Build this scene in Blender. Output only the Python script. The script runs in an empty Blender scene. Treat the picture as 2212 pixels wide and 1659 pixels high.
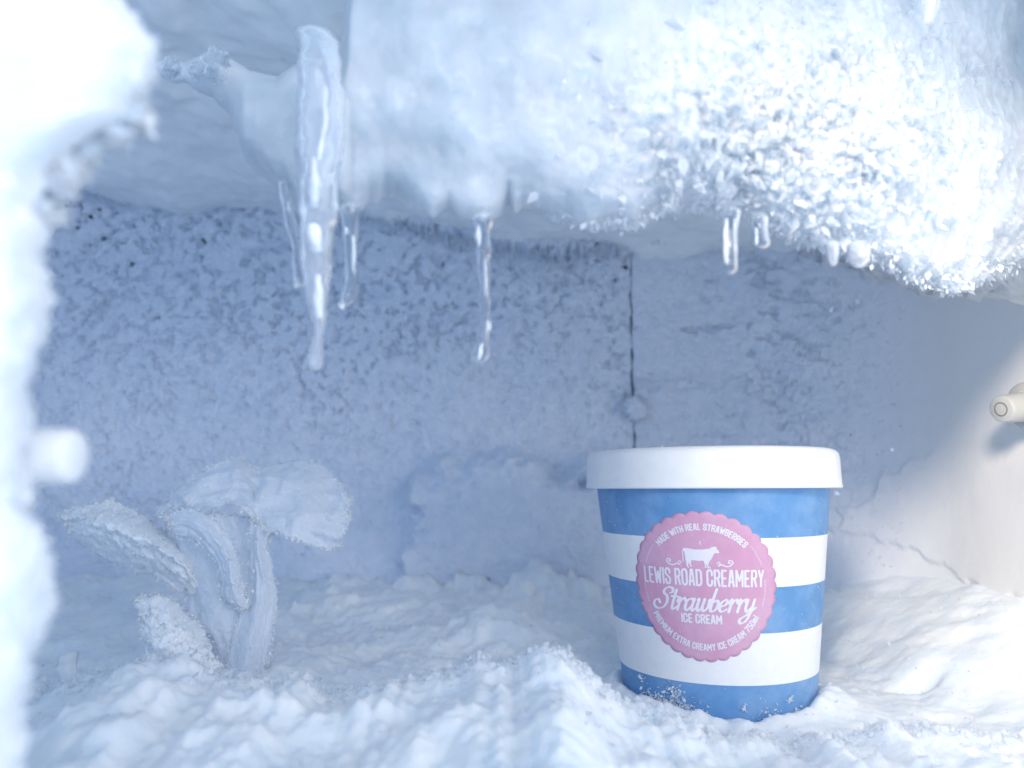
import bpy, bmesh, math, random
import numpy as np
from mathutils import Vector
random.seed(7); RNG = np.random.default_rng(11)
S = bpy.context.scene
COL = S.collection

# ------------------------------------------------------------------ camera
PITCH = math.radians(8.0); CT, ST = math.cos(PITCH), math.sin(PITCH)
F = 1597.0
cam = bpy.data.cameras.new("camera"); camo = bpy.data.objects.new("camera", cam); COL.objects.link(camo)
cam.sensor_width = 36; cam.lens = F / 2212 * 36
camo.location = (0, 0, 0); camo.rotation_euler = (math.pi / 2 + PITCH, 0, 0)
cam.clip_start = 0.005; cam.clip_end = 20
cam.dof.use_dof = True; cam.dof.focus_distance = 0.30; cam.dof.aperture_fstop = 8.2
S.camera = camo

# ------------------------------------------------------------------ light
w = bpy.data.worlds.new("World"); S.world = w; w.use_nodes = True
bg = w.node_tree.nodes["Background"]
bg.inputs[0].default_value = (0.49, 0.67, 0.94, 1); bg.inputs[1].default_value = 1.85

def area(name, loc, target, size, power, color):
    l = bpy.data.lights.new(name, 'AREA'); l.shape = 'DISK'; l.size = size; l.energy = power; l.color = color
    o = bpy.data.objects.new(name, l); COL.objects.link(o); o.location = loc
    o.rotation_euler = (Vector(target) - Vector(loc)).to_track_quat('-Z', 'Y').to_euler()
    return o
area("room_lamp", (0.16, -0.40, 0.34), (0.10, 0.35, -0.02), 0.26, 2.0, (1.0, 0.90, 0.80))
sl = bpy.data.lights.new("warm_spot", 'SPOT'); so = bpy.data.objects.new("warm_spot", sl); COL.objects.link(so)
sl.energy = 50; sl.color = (1.0, 0.85, 0.68); sl.spot_size = math.radians(27); sl.spot_blend = 0.9; sl.shadow_soft_size = 0.07
so.location = (-0.16, -0.34, 0.26); so.rotation_euler = (Vector((0.285, 0.335, 0.0)) - so.location).to_track_quat('-Z', 'Y').to_euler()  # added spot, aimed to warm the right wall and mostly miss the tub
area("right_fill", (0.60, -0.50, 0.06), (0.0, 0.25, 0.0), 0.34, 3.6, (1.0, 0.95, 0.92))  # fill lamp added at the right to brighten the lid and left frame
S.view_settings.view_transform = 'Standard'; S.view_settings.look = 'None'
S.view_settings.exposure = -0.55; S.view_settings.gamma = 1
S.cycles.max_bounces = 14; S.cycles.transmission_bounces = 12; S.cycles.diffuse_bounces = 8
S.cycles.transparent_max_bounces = 12

# ------------------------------------------------------------------ helpers
def P(px, py, Y):
    """point at depth Y seen at px,py of the 2212 x 1659 photograph (arrays allowed)"""
    u = (np.asarray(px, float) - 1106) / F; v = (829.5 - np.asarray(py, float)) / F
    dy = CT - v * ST; k = np.asarray(Y, float) / dy
    return np.stack(np.broadcast_arrays(u * k, np.asarray(Y, float), (ST + v * CT) * k), -1)
def proj(x, y, z):
    d = y * CT + z * ST; v = (z * CT - y * ST) / d
    return 1106 + F * x / d, 829.5 - F * v
def sm(a, b, x):
    t = np.clip((x - a) / (b - a), 0, 1); return t * t * (3 - 2 * t)
def gauss(x, c, s): return np.exp(-((x - c) / s) ** 2)

_T = np.random.default_rng(3).random(4096) * 2 - 1
def vnoise(x, y, z):
    xi = np.floor(x).astype(np.int64); yi = np.floor(y).astype(np.int64); zi = np.floor(z).astype(np.int64)
    fx = x - xi; fy = y - yi; fz = z - zi
    fx = fx*fx*fx*(fx*(fx*6-15)+10); fy = fy*fy*fy*(fy*(fy*6-15)+10); fz = fz*fz*fz*(fz*(fz*6-15)+10)
    def h(a, b, c):
        n = (a * 73856093) ^ (b * 19349663) ^ (c * 83492791)
        n = (n ^ (n >> 13)) * 1274126177
        return _T[(n ^ (n >> 16)) & 4095]
    def l(a, b, t): return a + (b - a) * t
    return l(l(l(h(xi,yi,zi),h(xi+1,yi,zi),fx), l(h(xi,yi+1,zi),h(xi+1,yi+1,zi),fx), fy),
             l(l(h(xi,yi,zi+1),h(xi+1,yi,zi+1),fx), l(h(xi,yi+1,zi+1),h(xi+1,yi+1,zi+1),fx), fy), fz)
def fbm(x, y, z, f=1.0, o=4, g=0.5):
    x, y, z = np.broadcast_arrays(x, y, z); s = np.zeros(x.shape); a = 1.0
    for i in range(o):
        s += a * vnoise(x*f + 17.3*i, y*f - 9.1*i, z*f + 4.7*i); a *= g; f *= 2.03
    return s
def ridged(x, y, z, f=1.0, o=3, g=0.5):
    x, y, z = np.broadcast_arrays(x, y, z); s = np.zeros(x.shape); a = 1.0
    for i in range(o):
        s += a * (1 - 2*np.abs(vnoise(x*f + 7.3*i, y*f - 3.1*i, z*f + 1.7*i))); a *= g; f *= 2.1
    return s

def link(name, me, m=None, parent=None, smooth=True):
    o = bpy.data.objects.new(name, me); COL.objects.link(o)
    for mm in (m if isinstance(m, (list, tuple)) else [m] if m else []): me.materials.append(mm)
    if smooth: me.polygons.foreach_set("use_smooth", [True] * len(me.polygons))
    if parent is not None: o.parent = parent
    return o
def meshnp(name, V, Fc, m=None, parent=None, smooth=True):
    """V (n,3), Fc (k,3|4)"""
    me = bpy.data.meshes.new(name); V = np.asarray(V, np.float32).reshape(-1, 3); Fc = np.asarray(Fc, np.int32)
    k = Fc.shape[1]
    me.vertices.add(len(V)); me.vertices.foreach_set("co", V.ravel())
    me.loops.add(Fc.size); me.loops.foreach_set("vertex_index", Fc.ravel())
    me.polygons.add(len(Fc)); me.polygons.foreach_set("loop_start", np.arange(0, Fc.size, k, dtype=np.int32))
    try: me.polygons.foreach_set("loop_total", np.full(len(Fc), k, np.int32))
    except Exception: pass
    me.update(calc_edges=True); me.validate()
    return link(name, me, m, parent, smooth)
def gridfaces(n, k, wrap_k=False, flip=False):
    i = np.arange(n - 1)[:, None]; j = np.arange(k if wrap_k else k - 1)[None, :]
    j2 = (j + 1) % k
    f = np.stack(np.broadcast_arrays(i*k + j, i*k + j2, (i+1)*k + j2, (i+1)*k + j), -1).reshape(-1, 4)
    return f[:, ::-1] if flip else f
def tag(o, label=None, cat=None, group=None, kind=None):
    if label: o["label"] = label
    if cat: o["category"] = cat
    if group: o["group"] = group
    if kind: o["kind"] = kind
    return o
def empty(name, loc=(0, 0, 0)):
    o = bpy.data.objects.new(name, None); COL.objects.link(o); o.location = loc; o.empty_display_size = 0.01
    return o
def adopt(child, parent):
    """keep world coordinates of the mesh while it hangs under a placed Empty"""
    child.parent = parent; child.location = -Vector(parent.location)
    return child
def shards(name, pts, nrm, length, width, m, parent=None, jitter=0.8, flat=0.5):
    """many small ice needles / flakes as one mesh: 3-sided spindles"""
    n = len(pts)
    if n == 0: return None
    d = nrm + RNG.normal(0, jitter, (n, 3)); d /= np.linalg.norm(d, axis=1)[:, None] + 1e-9
    a = np.cross(d, RNG.normal(0, 1, (n, 3))); a /= np.linalg.norm(a, axis=1)[:, None] + 1e-9
    b = np.cross(d, a)
    L = (length * RNG.uniform(0.35, 1.3, n))[:, None] if np.isscalar(length) else (length * RNG.uniform(0.35, 1.3, n))[:, None]
    W = width * L / np.mean(L)
    base = pts - d * L * 0.25; mid = pts + d * L * 0.35; tip = pts + d * L
    # two crossed blades of thin clear-edged ice
    V = np.stack([base, mid + a*W, tip, mid - a*W, mid + b*W*flat, mid - b*W*flat], 1).reshape(-1, 3)
    f = np.array([[0,1,2,3],[0,4,2,5]])
    Fc = (np.arange(n)[:, None, None]*6 + f[None]).reshape(-1, 4)
    o = meshnp(name, V, Fc, m, None, smooth=False)
    if parent is not None: adopt(o, parent)
    o["kind"] = "stuff"
    return o
def normals_of(G):
    du = np.gradient(G, axis=0); dv = np.gradient(G, axis=1)
    n = np.cross(du, dv); return n / (np.linalg.norm(n, axis=-1, keepdims=True) + 1e-12)

# ------------------------------------------------------------------ materials
def mat(name):
    m = bpy.data.materials.new(name); m.use_nodes = True
    return m, m.node_tree.nodes, m.node_tree.links, m.node_tree.nodes["Principled BSDF"]
def frost_mat(name, c1, c2, rough=0.75, sss=0.0, rad=0.004, nscale=120, bump=0.5, bscale=900, bdist=0.0006, spec=0.35, coat=0.0, sparkle=False):
    m, N, L, p = mat(name)
    tc = N.new("ShaderNodeTexCoord")
    n = N.new("ShaderNodeTexNoise"); n.inputs["Scale"].default_value = nscale; n.inputs["Detail"].default_value = 5
    L.new(tc.outputs["Object"], n.inputs["Vector"])
    r = N.new("ShaderNodeValToRGB"); r.color_ramp.elements[0].position = 0.35; r.color_ramp.elements[1].position = 0.65
    r.color_ramp.elements[0].color = (*c1, 1); r.color_ramp.elements[1].color = (*c2, 1)
    L.new(n.outputs["Fac"], r.inputs[0]); L.new(r.outputs[0], p.inputs["Base Color"])
    p.inputs["Roughness"].default_value = rough; p.inputs["Specular IOR Level"].default_value = spec
    p.inputs["IOR"].default_value = 1.31
    if sss: 
        p.inputs["Subsurface Weight"].default_value = sss; p.inputs["Subsurface Radius"].default_value = (0.7, 0.9, 1.0)
        p.inputs["Subsurface Scale"].default_value = rad
    if coat: p.inputs["Coat Weight"].default_value = coat; p.inputs["Coat Roughness"].default_value = 0.12
    n2 = N.new("ShaderNodeTexNoise"); n2.inputs["Scale"].default_value = bscale; n2.inputs["Detail"].default_value = 4
    n2.inputs["Roughness"].default_value = 0.65
    L.new(tc.outputs["Object"], n2.inputs["Vector"])
    b = N.new("ShaderNodeBump"); b.inputs["Strength"].default_value = bump; b.inputs["Distance"].default_value = bdist
    L.new(n2.outputs["Fac"], b.inputs["Height"]); L.new(b.outputs[0], p.inputs["Normal"])
    return m
M = {}
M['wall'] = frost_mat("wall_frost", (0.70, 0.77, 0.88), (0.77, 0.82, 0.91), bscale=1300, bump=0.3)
M['side'] = frost_mat("side_frost", (0.66, 0.70, 0.75), (0.74, 0.76, 0.78), bscale=1100, bump=0.35)
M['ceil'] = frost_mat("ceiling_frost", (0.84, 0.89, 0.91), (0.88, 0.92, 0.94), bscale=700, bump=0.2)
M['snow'] = frost_mat("snow", (0.78, 0.85, 0.92), (0.88, 0.92, 0.96), sss=0.8, rad=0.009, bscale=1500, bump=0.35, nscale=60)
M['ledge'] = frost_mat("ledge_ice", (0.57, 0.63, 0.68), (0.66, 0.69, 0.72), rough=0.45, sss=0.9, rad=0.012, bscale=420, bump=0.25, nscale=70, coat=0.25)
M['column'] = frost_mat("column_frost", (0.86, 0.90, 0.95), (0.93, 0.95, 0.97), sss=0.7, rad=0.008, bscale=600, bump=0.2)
M['crystal'] = frost_mat("frost_crystal", (0.90, 0.94, 0.97), (0.95, 0.97, 0.98), rough=0.6, spec=0.25, bump=0.0)
M['ledgeflake'] = frost_mat("ledge_flake", (0.84, 0.88, 0.92), (0.90, 0.93, 0.95), rough=0.7, spec=0.2, nscale=200, bump=0.0)
M['wallcrystal'] = frost_mat("wall_crystal", (0.72, 0.78, 0.87), (0.78, 0.83, 0.90), rough=0.6, bump=0.0)
for k_ in ('crystal', 'ledgeflake', 'wallcrystal'):
    t_ = M[k_].node_tree; b_ = t_.nodes.new("ShaderNodeBsdfTranslucent"); b_.inputs[0].default_value = (0.93, 0.96, 0.98, 1)
    x_ = t_.nodes.new("ShaderNodeMixShader"); x_.inputs[0].default_value = 0.5
    t_.links.new(t_.nodes["Principled BSDF"].outputs[0], x_.inputs[1]); t_.links.new(b_.outputs[0], x_.inputs[2])
    t_.links.new(x_.outputs[0], t_.nodes["Material Output"].inputs[0])
M['bagfrost'] = frost_mat("bag_frost", (0.90, 0.94, 0.97), (0.95, 0.97, 0.98), rough=0.8, spec=0.2, bump=0.3)
M['teal'] = frost_mat("bare_liner", (0.13, 0.33, 0.42), (0.18, 0.38, 0.48), rough=0.4, bump=0.0)

m, N, L, p = mat("clear_ice"); M['ice'] = m
p.inputs["Base Color"].default_value = (0.96, 0.985, 1, 1); p.inputs["Roughness"].default_value = 0.02
p.inputs["IOR"].default_value = 1.31; p.inputs["Transmission Weight"].default_value = 1.0
n = N.new("ShaderNodeTexNoise"); n.inputs["Scale"].default_value = 160; tc = N.new("ShaderNodeTexCoord"); L.new(tc.outputs["Object"], n.inputs["Vector"])
b = N.new("ShaderNodeBump"); b.inputs["Strength"].default_value = 0.35; b.inputs["Distance"].default_value = 0.0015
L.new(n.outputs["Fac"], b.inputs["Height"]); L.new(b.outputs[0], p.inputs["Normal"])

m, N, L, p = mat("cloudy_ice"); M['cloudy'] = m
p.inputs["Base Color"].default_value = (0.93, 0.96, 1, 1); p.inputs["Roughness"].default_value = 0.14
p.inputs["IOR"].default_value = 1.31; p.inputs["Transmission Weight"].default_value = 0.84


def plain(name, col, rough=0.5, spec=0.4, grain=0.03, gscale=600, bump=0.08, film=0.0):
    m, N, L, p = mat(name)
    tc = N.new("ShaderNodeTexCoord"); n = N.new("ShaderNodeTexNoise"); n.inputs["Scale"].default_value = gscale; n.inputs["Detail"].default_value = 4
    L.new(tc.outputs["Object"], n.inputs["Vector"])
    r = N.new("ShaderNodeValToRGB")
    r.color_ramp.elements[0].color = (*[c*(1-grain*2) for c in col], 1); r.color_ramp.elements[1].color = (*[min(1, c*(1+grain*2)) for c in col], 1)
    L.new(n.outputs["Fac"], r.inputs[0]); L.new(r.outputs[0], p.inputs["Base Color"])
    if film:
        f = N.new("ShaderNodeTexNoise"); f.inputs["Scale"].default_value = 38; f.inputs["Detail"].default_value = 9; f.inputs["Roughness"].default_value = 0.7
        L.new(tc.outputs["Object"], f.inputs["Vector"])
        q = N.new("ShaderNodeMapRange"); q.inputs[1].default_value = 0.42; q.inputs[2].default_value = 0.8; q.inputs[3].default_value = 0.02; q.inputs[4].default_value = film
        L.new(f.outputs["Fac"], q.inputs[0]); mx = N.new("ShaderNodeMix"); mx.data_type = 'RGBA'
        L.new(q.outputs[0], mx.inputs[0]); L.new(r.outputs[0], mx.inputs[6]); mx.inputs[7].default_value = (0.78, 0.84, 0.90, 1)
        L.new(mx.outputs[2], p.inputs["Base Color"])
    p.inputs["Roughness"].default_value = rough; p.inputs["Specular IOR Level"].default_value = spec
    b = N.new("ShaderNodeBump"); b.inputs["Strength"].default_value = bump; b.inputs["Distance"].default_value = 0.0003
    L.new(n.outputs["Fac"], b.inputs["Height"]); L.new(b.outputs[0], p.inputs["Normal"])
    return m
M['card_white'] = plain("white_card", (0.80, 0.81, 0.82), 0.55, gscale=300)
M['lid'] = plain("white_lid", (0.80, 0.81, 0.82), 0.5, gscale=200)
M['blue'] = plain("blue_print", (0.10, 0.27, 0.53), 0.5, 0.35, 0.05, 150, film=0.26)
M['pink'] = plain("pink_print", (0.60, 0.31, 0.46), 0.5, 0.35, 0.03, 150, film=0.25)
M['print'] = plain("white_print", (0.76, 0.74, 0.80), 0.55)
M['peg'] = plain("grey_plastic", (0.48, 0.49, 0.48), 0.4)
M['pegwhite'] = plain("white_plastic", (0.85, 0.85, 0.85), 0.4)
M['ring'] = plain("dark_groove", (0.16, 0.15, 0.13), 0.6)
m, N, L, p = mat("frosted_bag"); M['bag'] = m
p.inputs["Base Color"].default_value = (0.93, 0.96, 0.99, 1); p.inputs["Roughness"].default_value = 0.5
tc = N.new("ShaderNodeTexCoord")
n = N.new("ShaderNodeTexNoise"); n.inputs["Scale"].default_value = 900; n.inputs["Detail"].default_value = 4; L.new(tc.outputs["Object"], n.inputs["Vector"])
b = N.new("ShaderNodeBump"); b.inputs["Strength"].default_value = 0.5; b.inputs["Distance"].default_value = 0.0005
L.new(n.outputs["Fac"], b.inputs["Height"]); L.new(b.outputs[0], p.inputs["Normal"])
tr = N.new("ShaderNodeBsdfTranslucent"); tr.inputs[0].default_value = (0.85, 0.92, 1, 1)
tp = N.new("ShaderNodeBsdfTransparent")
n3 = N.new("ShaderNodeTexNoise"); n3.inputs["Scale"].default_value = 45; n3.inputs["Detail"].default_value = 6; L.new(tc.outputs["Object"], n3.inputs["Vector"])
mr = N.new("ShaderNodeMapRange"); mr.inputs[1].default_value = 0.4; mr.inputs[2].default_value = 0.7; mr.inputs[3].default_value = 0.05; mr.inputs[4].default_value = 0.30
L.new(n3.outputs["Fac"], mr.inputs[0]); mr.inputs[3].default_value = 0.0; mr.inputs[4].default_value = 0.06
mx = N.new("ShaderNodeMixShader"); mx.inputs[0].default_value = 0.3; L.new(p.outputs[0], mx.inputs[1]); L.new(tr.outputs[0], mx.inputs[2])
mr.inputs[3].default_value = 0.6; mr.inputs[4].default_value = 1.0
lw = N.new("ShaderNodeLayerWeight"); lw.inputs[0].default_value = 0.35
r2 = N.new("ShaderNodeMapRange"); r2.inputs[1].default_value = 0.05; r2.inputs[2].default_value = 0.6; r2.inputs[3].default_value = 0.62; r2.inputs[4].default_value = 0.0
L.new(lw.outputs["Facing"], r2.inputs[0])
mu = N.new("ShaderNodeMath"); mu.operation = 'MULTIPLY'; L.new(r2.outputs[0], mu.inputs[0]); L.new(mr.outputs[0], mu.inputs[1])
mx2 = N.new("ShaderNodeMixShader"); L.new(mu.outputs[0], mx2.inputs[0]); L.new(mx.outputs[0], mx2.inputs[1]); L.new(tp.outputs[0], mx2.inputs[2])
L.new(mx2.outputs[0], N["Material Output"].inputs[0])

# ================================================================== THE FREEZER
WY, WX = 0.55, 0.255        # back wall depth, right wall x
RC = 0.12                   # corner radius
SX = float(P(1367, 760, WY)[0])   # seam
def wallpath(s):
    """s = x while on the back wall, then round the corner and back towards the door"""
    s = np.asarray(s, float); x0 = WX - RC; arc = RC * math.pi / 2
    a = np.clip((s - x0) / RC, 0, math.pi / 2); r = np.maximum(s - x0 - arc, 0)
    x = np.where(s < x0, s, x0 + RC * np.sin(a)); y = np.where(s < x0, WY, WY - RC * (1 - np.cos(a)) - r)
    nx = -np.sin(a); ny = -np.cos(a)
    return x, y, nx, ny
def wall_height(s, z, x, y):
    px, py = proj(x, y, z)
    # broad swell
    h = 0.003 * fbm(s, z, 0, 22, 3)
    # bank of frost at the foot of the wall, right lobe steep on its left edge
    wob = 26 * fbm(s, z, 5, 60, 3)
    top = np.interp(px, [400, 560, 700, 830, 870, 900, 960, 1050, 1120, 1200, 1280, 1500], [1085, 1090, 1060, 1100, 1090, 985, 955, 945, 965, 1000, 990, 1000])
    b2 = sm(0, 1, (py + wob - top) / np.interp(px, [860, 1050, 1130, 1270], [130, 90, 60, 50])) * sm(1.0, 0.0, (px - 1500) / 250)
    lb = np.where(px > 0, sm(850, 925, px + 2 * wob), 0)
    h = h + 0.032 * b2 * lb + 0.013 * b2 * (1 - lb) * sm(520, 700, px)
    h = h - 0.004 * gauss(px, 852, 16) * gauss(py, 1065, 45)
    # undercut where wall meets floor
    # leaf-like frost flakes with pits between them
    wx = s + 0.002 * fbm(s, z, 9, 150, 2); wz = z + 0.002 * fbm(s, z, 19, 150, 2)
    stretch = 1 + 0.8 * sm(1350, 1600, px)
    fl = fbm(wx / stretch, wz, 3, 210, 4, 0.6)
    dens = (0.42 * sm(1080, 600, py) + 0.26 * sm(1000, 500, py) * sm(900, 200, px) + 0.15 * sm(1300, 100, px)) + 0.18 * sm(1250, 1500, px) + 0.15 * fbm(s, z, 33, 14, 2)
    dens = np.clip(dens, 0, 1) * (1 - b2)
    thr = 0.62 - 0.42 * dens
    pit = sm(thr, thr + 0.28, fl)
    h = h - 0.0034 * pit * np.clip(dens * 1.6 + 0.15, 0, 1) * sm(2050, 1650, px)
    h = h + 0.0009 * ridged(wx, wz, 2, 260, 3) * (0.5 + 0.5 * (1 - b2)) * sm(2000, 1700, px)
    # the smooth right side with fine relief, and a sheet of ice with a ragged left border
    rr = sm(1700, 2000, px + 0.25 * (py - 900))
    h = h * (1 - 0.85 * rr) + 0.00005 * fbm(s, z, 2, 300, 3) * rr
    edge = np.interp(py, [900, 1000, 1040, 1080, 1100, 1140, 1300], [2150, 1930, 1885, 1870, 1800, 1770, 1740]) + 30 * fbm(s, z, 8, 90, 4)
    low = np.interp(px, [1780, 1900, 1950, 2040, 2110, 2212], [1130, 1150, 1172, 1205, 1265, 1290]) + 14 * fbm(s, z, 12, 80, 3)
    h = h + 0.0022 * sm(0, 34, px - edge) * sm(950, 1030, py) * sm(18, 0, py - low)
    # crust of the ceiling running down the wall, ragged lower edge
    fr = np.interp(px, [-200, 150, 200, 280, 420, 520, 620, 800, 1000, 1190, 1260, 1330, 1480, 1700, 1840, 1980, 2100, 2400],
                   [380, 385, 410, 437, 425, 385, 420, 470, 520, 562, 548, 528, 500, 540, 565, 612, 628, 640])
    fr = fr + 20 * fbm(s, z * 0.3, 4, 260, 4, 0.6)
    h = h + 0.011 * sm(14, -8, py - fr) + 0.02 * sm(0, -120, py - fr)
    zone = 0.62 * gauss(px, 200, 170) * sm(380, 410, py) * sm(640, 470, py) + 1.1 * gauss(px, 1362, 32) * sm(545, 560, py) * sm(660, 610, py) \
         + 0.35 * gauss(px, 500, 500) * sm(400, 430, py) * sm(900, 500, py) + 1.2 * gauss(py, 1262 - 0.05 * (px - 700), 12) * sm(560, 640, px) * sm(1150, 1050, px)
    hole = fl > 1.25 - 0.75 * zone
    return h, px, py, hole
def make_wall(name, s0, s1, z0, z1, ds, dz, mt):
    s = np.arange(s0, s1 + ds / 2, ds); s[-1] = s1; z = np.arange(z0, z1, dz)
    Sg, Zg = np.meshgrid(s, z, indexing='ij')
    x, y, nx, ny = wallpath(Sg)
    h, px, py, hole = wall_height(Sg, Zg, x, y)
    # seam: frost thins towards it; screw rosette
    ds_ = np.abs(Sg - SX)
    h = h - 0.0015 * np.exp(-(ds_ / 0.004) ** 2) * sm(0.165, 0.14, Zg)
    G = np.stack([x + nx * h, y + ny * h, Zg], -1)
    G[..., 0] += 0.0009 * np.clip(fbm(Zg, Zg * 0 + (s0 > 0) * 5, 0, 110, 4, 0.7), -0.6, 1.2) * (1 if s0 > 0 else -1) * np.exp(-ds_ / 0.004)
    # return edge at the seam
    if abs(s1 - SX) < 0.002: e = G[-1].copy(); e[:, 1] = WY + 0.006; G = np.concatenate([G, e[None]], 0)
    if abs(s0 - SX) < 0.002: e = G[0].copy(); e[:, 1] = WY + 0.006; G = np.concatenate([e[None], G], 0)
    if G.shape[0] > hole.shape[0]:
        z_ = np.zeros((1, hole.shape[1]), bool); hole = np.concatenate([z_, hole] if abs(s0 - SX) < 0.002 else [hole, z_], 0)
    Fc = gridfaces(G.shape[0], G.shape[1]); Fc = Fc[~hole.ravel()[Fc].all(1)]
    o = meshnp(name, G, Fc, mt); o["kind"] = "structure"
    return o, G, px
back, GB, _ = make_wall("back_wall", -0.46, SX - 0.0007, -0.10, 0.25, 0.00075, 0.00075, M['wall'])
# right hand wall: smoother frost, its colour lightening and warming with painted-in warm light
m, N, L, p = mat("right_wall_frost")
def mixed_wall():
    m = M['wall'].copy(); m.name = "right_wall_frost"; N = m.node_tree.nodes; L = m.node_tree.links; p = N["Principled BSDF"]
    r1 = [n for n in N if n.type == 'VALTORGB'][0]
    tc = [n for n in N if n.type == 'TEX_COORD'][0]
    sp = N.new("ShaderNodeSeparateXYZ"); L.new(tc.outputs["Object"], sp.inputs[0])
    mr = N.new("ShaderNodeMapRange"); mr.inputs[1].default_value = 0.53; mr.inputs[2].default_value = 0.42; L.new(sp.outputs[1], mr.inputs[0])
    mx = N.new("ShaderNodeMix"); mx.data_type = 'RGBA'
    L.new(mr.outputs[0], mx.inputs[0]); L.new(r1.outputs[0], mx.inputs[6]); mx.inputs[7].default_value = (0.84, 0.83, 0.81, 1)
    L.new(mx.outputs[2], p.inputs["Base Color"])
    for b_ in N:
        if b_.type == 'BUMP': b_.inputs["Strength"].default_value = 0.12
    return m
right, GR, _ = make_wall("right_wall", SX + 0.0007, 0.60, -0.10, 0.25, 0.0009, 0.0009, mixed_wall())
bk = meshnp("wall_liner", [(-0.47, WY+0.0075, -0.11), (0.2, WY+0.0075, -0.11), (0.2, WY+0.0075, 0.25), (-0.47, WY+0.0075, 0.25),
                            (-0.47, WY+0.0105, -0.11), (0.2, WY+0.0105, -0.11), (0.2, WY+0.0105, 0.25), (-0.47, WY+0.0105, 0.25)],
            [[0,1,2,3],[7,6,5,4],[0,4,5,1],[3,2,6,7],[0,3,7,4],[1,5,6,2]], M['teal'], smooth=False); bk["kind"] = "structure"
# left wall, far in the shade
yy = np.linspace(0.16, 0.56, 60); zz = np.linspace(-0.1, 0.25, 60); Yg, Zg = np.meshgrid(yy, zz, indexing='ij')
G = np.stack([-0.43 + 0.008 * fbm(Yg, Zg, 3, 25, 4), Yg, Zg], -1)
o = meshnp("left_wall", G, gridfaces(60, 60), M['wall']); o["kind"] = "structure"

# little frost flakes standing off the wall
def pick(G, n, mask=None):
    nx_, ny_ = G.shape[:2]; N_ = normals_of(G)
    i = RNG.integers(1, nx_ - 1, n * 3); j = RNG.integers(1, ny_ - 1, n * 3)
    p_ = G[i, j]; q = N_[i, j]
    q = np.where((q[:, 1] > 0)[:, None], -q, q) if mask != 'up' else np.where((q[:, 2] < 0)[:, None], -q, q)
    return p_, q
p_, q = pick(GB[:-1], 7000); px, py = proj(*p_.T); k = (py > 380) & (py < 1300) & (RNG.random(len(px)) < 0.25 + 0.6 * sm(1100, 500, py))
shards("frost_flake", p_[k], q[k] * np.array([1, 1, 1]) + np.array([0, 0, 0.2]), 0.0022, 0.0005, M['wallcrystal'], back, 0.9)
p_, q = pick(GR[1:], 6000); px, py = proj(*p_.T); k = (px < 1950) & (py > 450) & (RNG.random(len(px)) < 0.5)
shards("frost_flake", p_[k], q[k], 0.0018, 0.0004, M['wallcrystal'], right, 0.9)
# fringe needles under the ceiling crust
fx = np.interp(RNG.random(2600), [0, 1], [60, 2212])
fy = np.interp(fx, [150, 200, 280, 420, 520, 620, 800, 1000, 1190, 1260, 1330, 1480, 1700, 1840, 1980, 2100, 2212],
               [385, 410, 437, 425, 385, 420, 470, 520, 562, 548, 528, 500, 540, 565, 612, 628, 640]) + RNG.normal(0, 9, 2600)
c = P(fx, fy, np.where(fx > 1400, WY - 0.02, WY - 0.010)); c2 = np.where(fx < 1640)[0]
shards("frost_needle", c[c2], np.tile([0, -0.3, -1.0], (len(c2), 1)), 0.0045, 0.00045, M['wallcrystal'], back, 0.5)

# screw under frost at the seam
def rosette(px_, py_, R_, n=70):
    c = P(px_, py_, WY - 0.004); root = empty("screw", tuple(c))
    th = np.linspace(0, 2*np.pi, 40, endpoint=False); rr = np.linspace(0, 1, 14)
    T, Rr = np.meshgrid(th, rr, indexing='xy'); 
    nz = 1 + 0.25 * fbm(np.cos(T), np.sin(T), 0, 3, 3)
    G = np.stack([R_*Rr*nz*np.cos(T), -0.004*np.sqrt(1-Rr**2*0.98) - 0.0008*fbm(Rr*np.cos(T), Rr*np.sin(T), 2, 6, 3), R_*Rr*nz*np.sin(T)], -1)
    meshnp("screw_head", G, gridfaces(14, 40, True), M['wall'], root)
    a = RNG.uniform(0, 2*np.pi, n); d = np.stack([np.cos(a), -0.3*np.ones(n), np.sin(a)], -1)
    pts = np.stack([np.cos(a)*R_*0.9, -0.001*np.ones(n), np.sin(a)*R_*0.9], -1)
    s = shards("frost_petal", pts, d, 0.0042, 0.0009, M['wallcrystal'], None, 0.35); s.parent = root
    tag(root, "round screw head caked in frost petals on the back wall seam", "screw")
rosette(1372, 882, 0.0085)

# ---- ceiling
xs = np.linspace(-0.46, 0.30, 300); ys = np.linspace(-0.02, 0.575, 240); X, Y = np.meshgrid(xs, ys, indexing='ij')
zb = np.interp(X, [-0.46, -0.30, -0.15, -0.05, 0.05, 0.15, 0.3], [0.232, 0.225, 0.222, 0.196, 0.182, 0.182, 0.17])
Z = zb + 0.012 * sm(0.5, 0.25, Y) + 0.006 * fbm(X, Y, 0, 18, 3) + 0.0012 * fbm(X, Y, 0, 120, 4)
bul = P(330, 300, 0.50)
Z = Z - 0.018 * np.exp(-(((X - bul[0]) / 0.075) ** 2 + ((Y - 0.50) / 0.05) ** 2))
G = np.stack([X, Y, Z], -1)
o = meshnp("ceiling", G, gridfaces(300, 240, flip=True), M['ceil']); o["kind"] = "structure"

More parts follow.
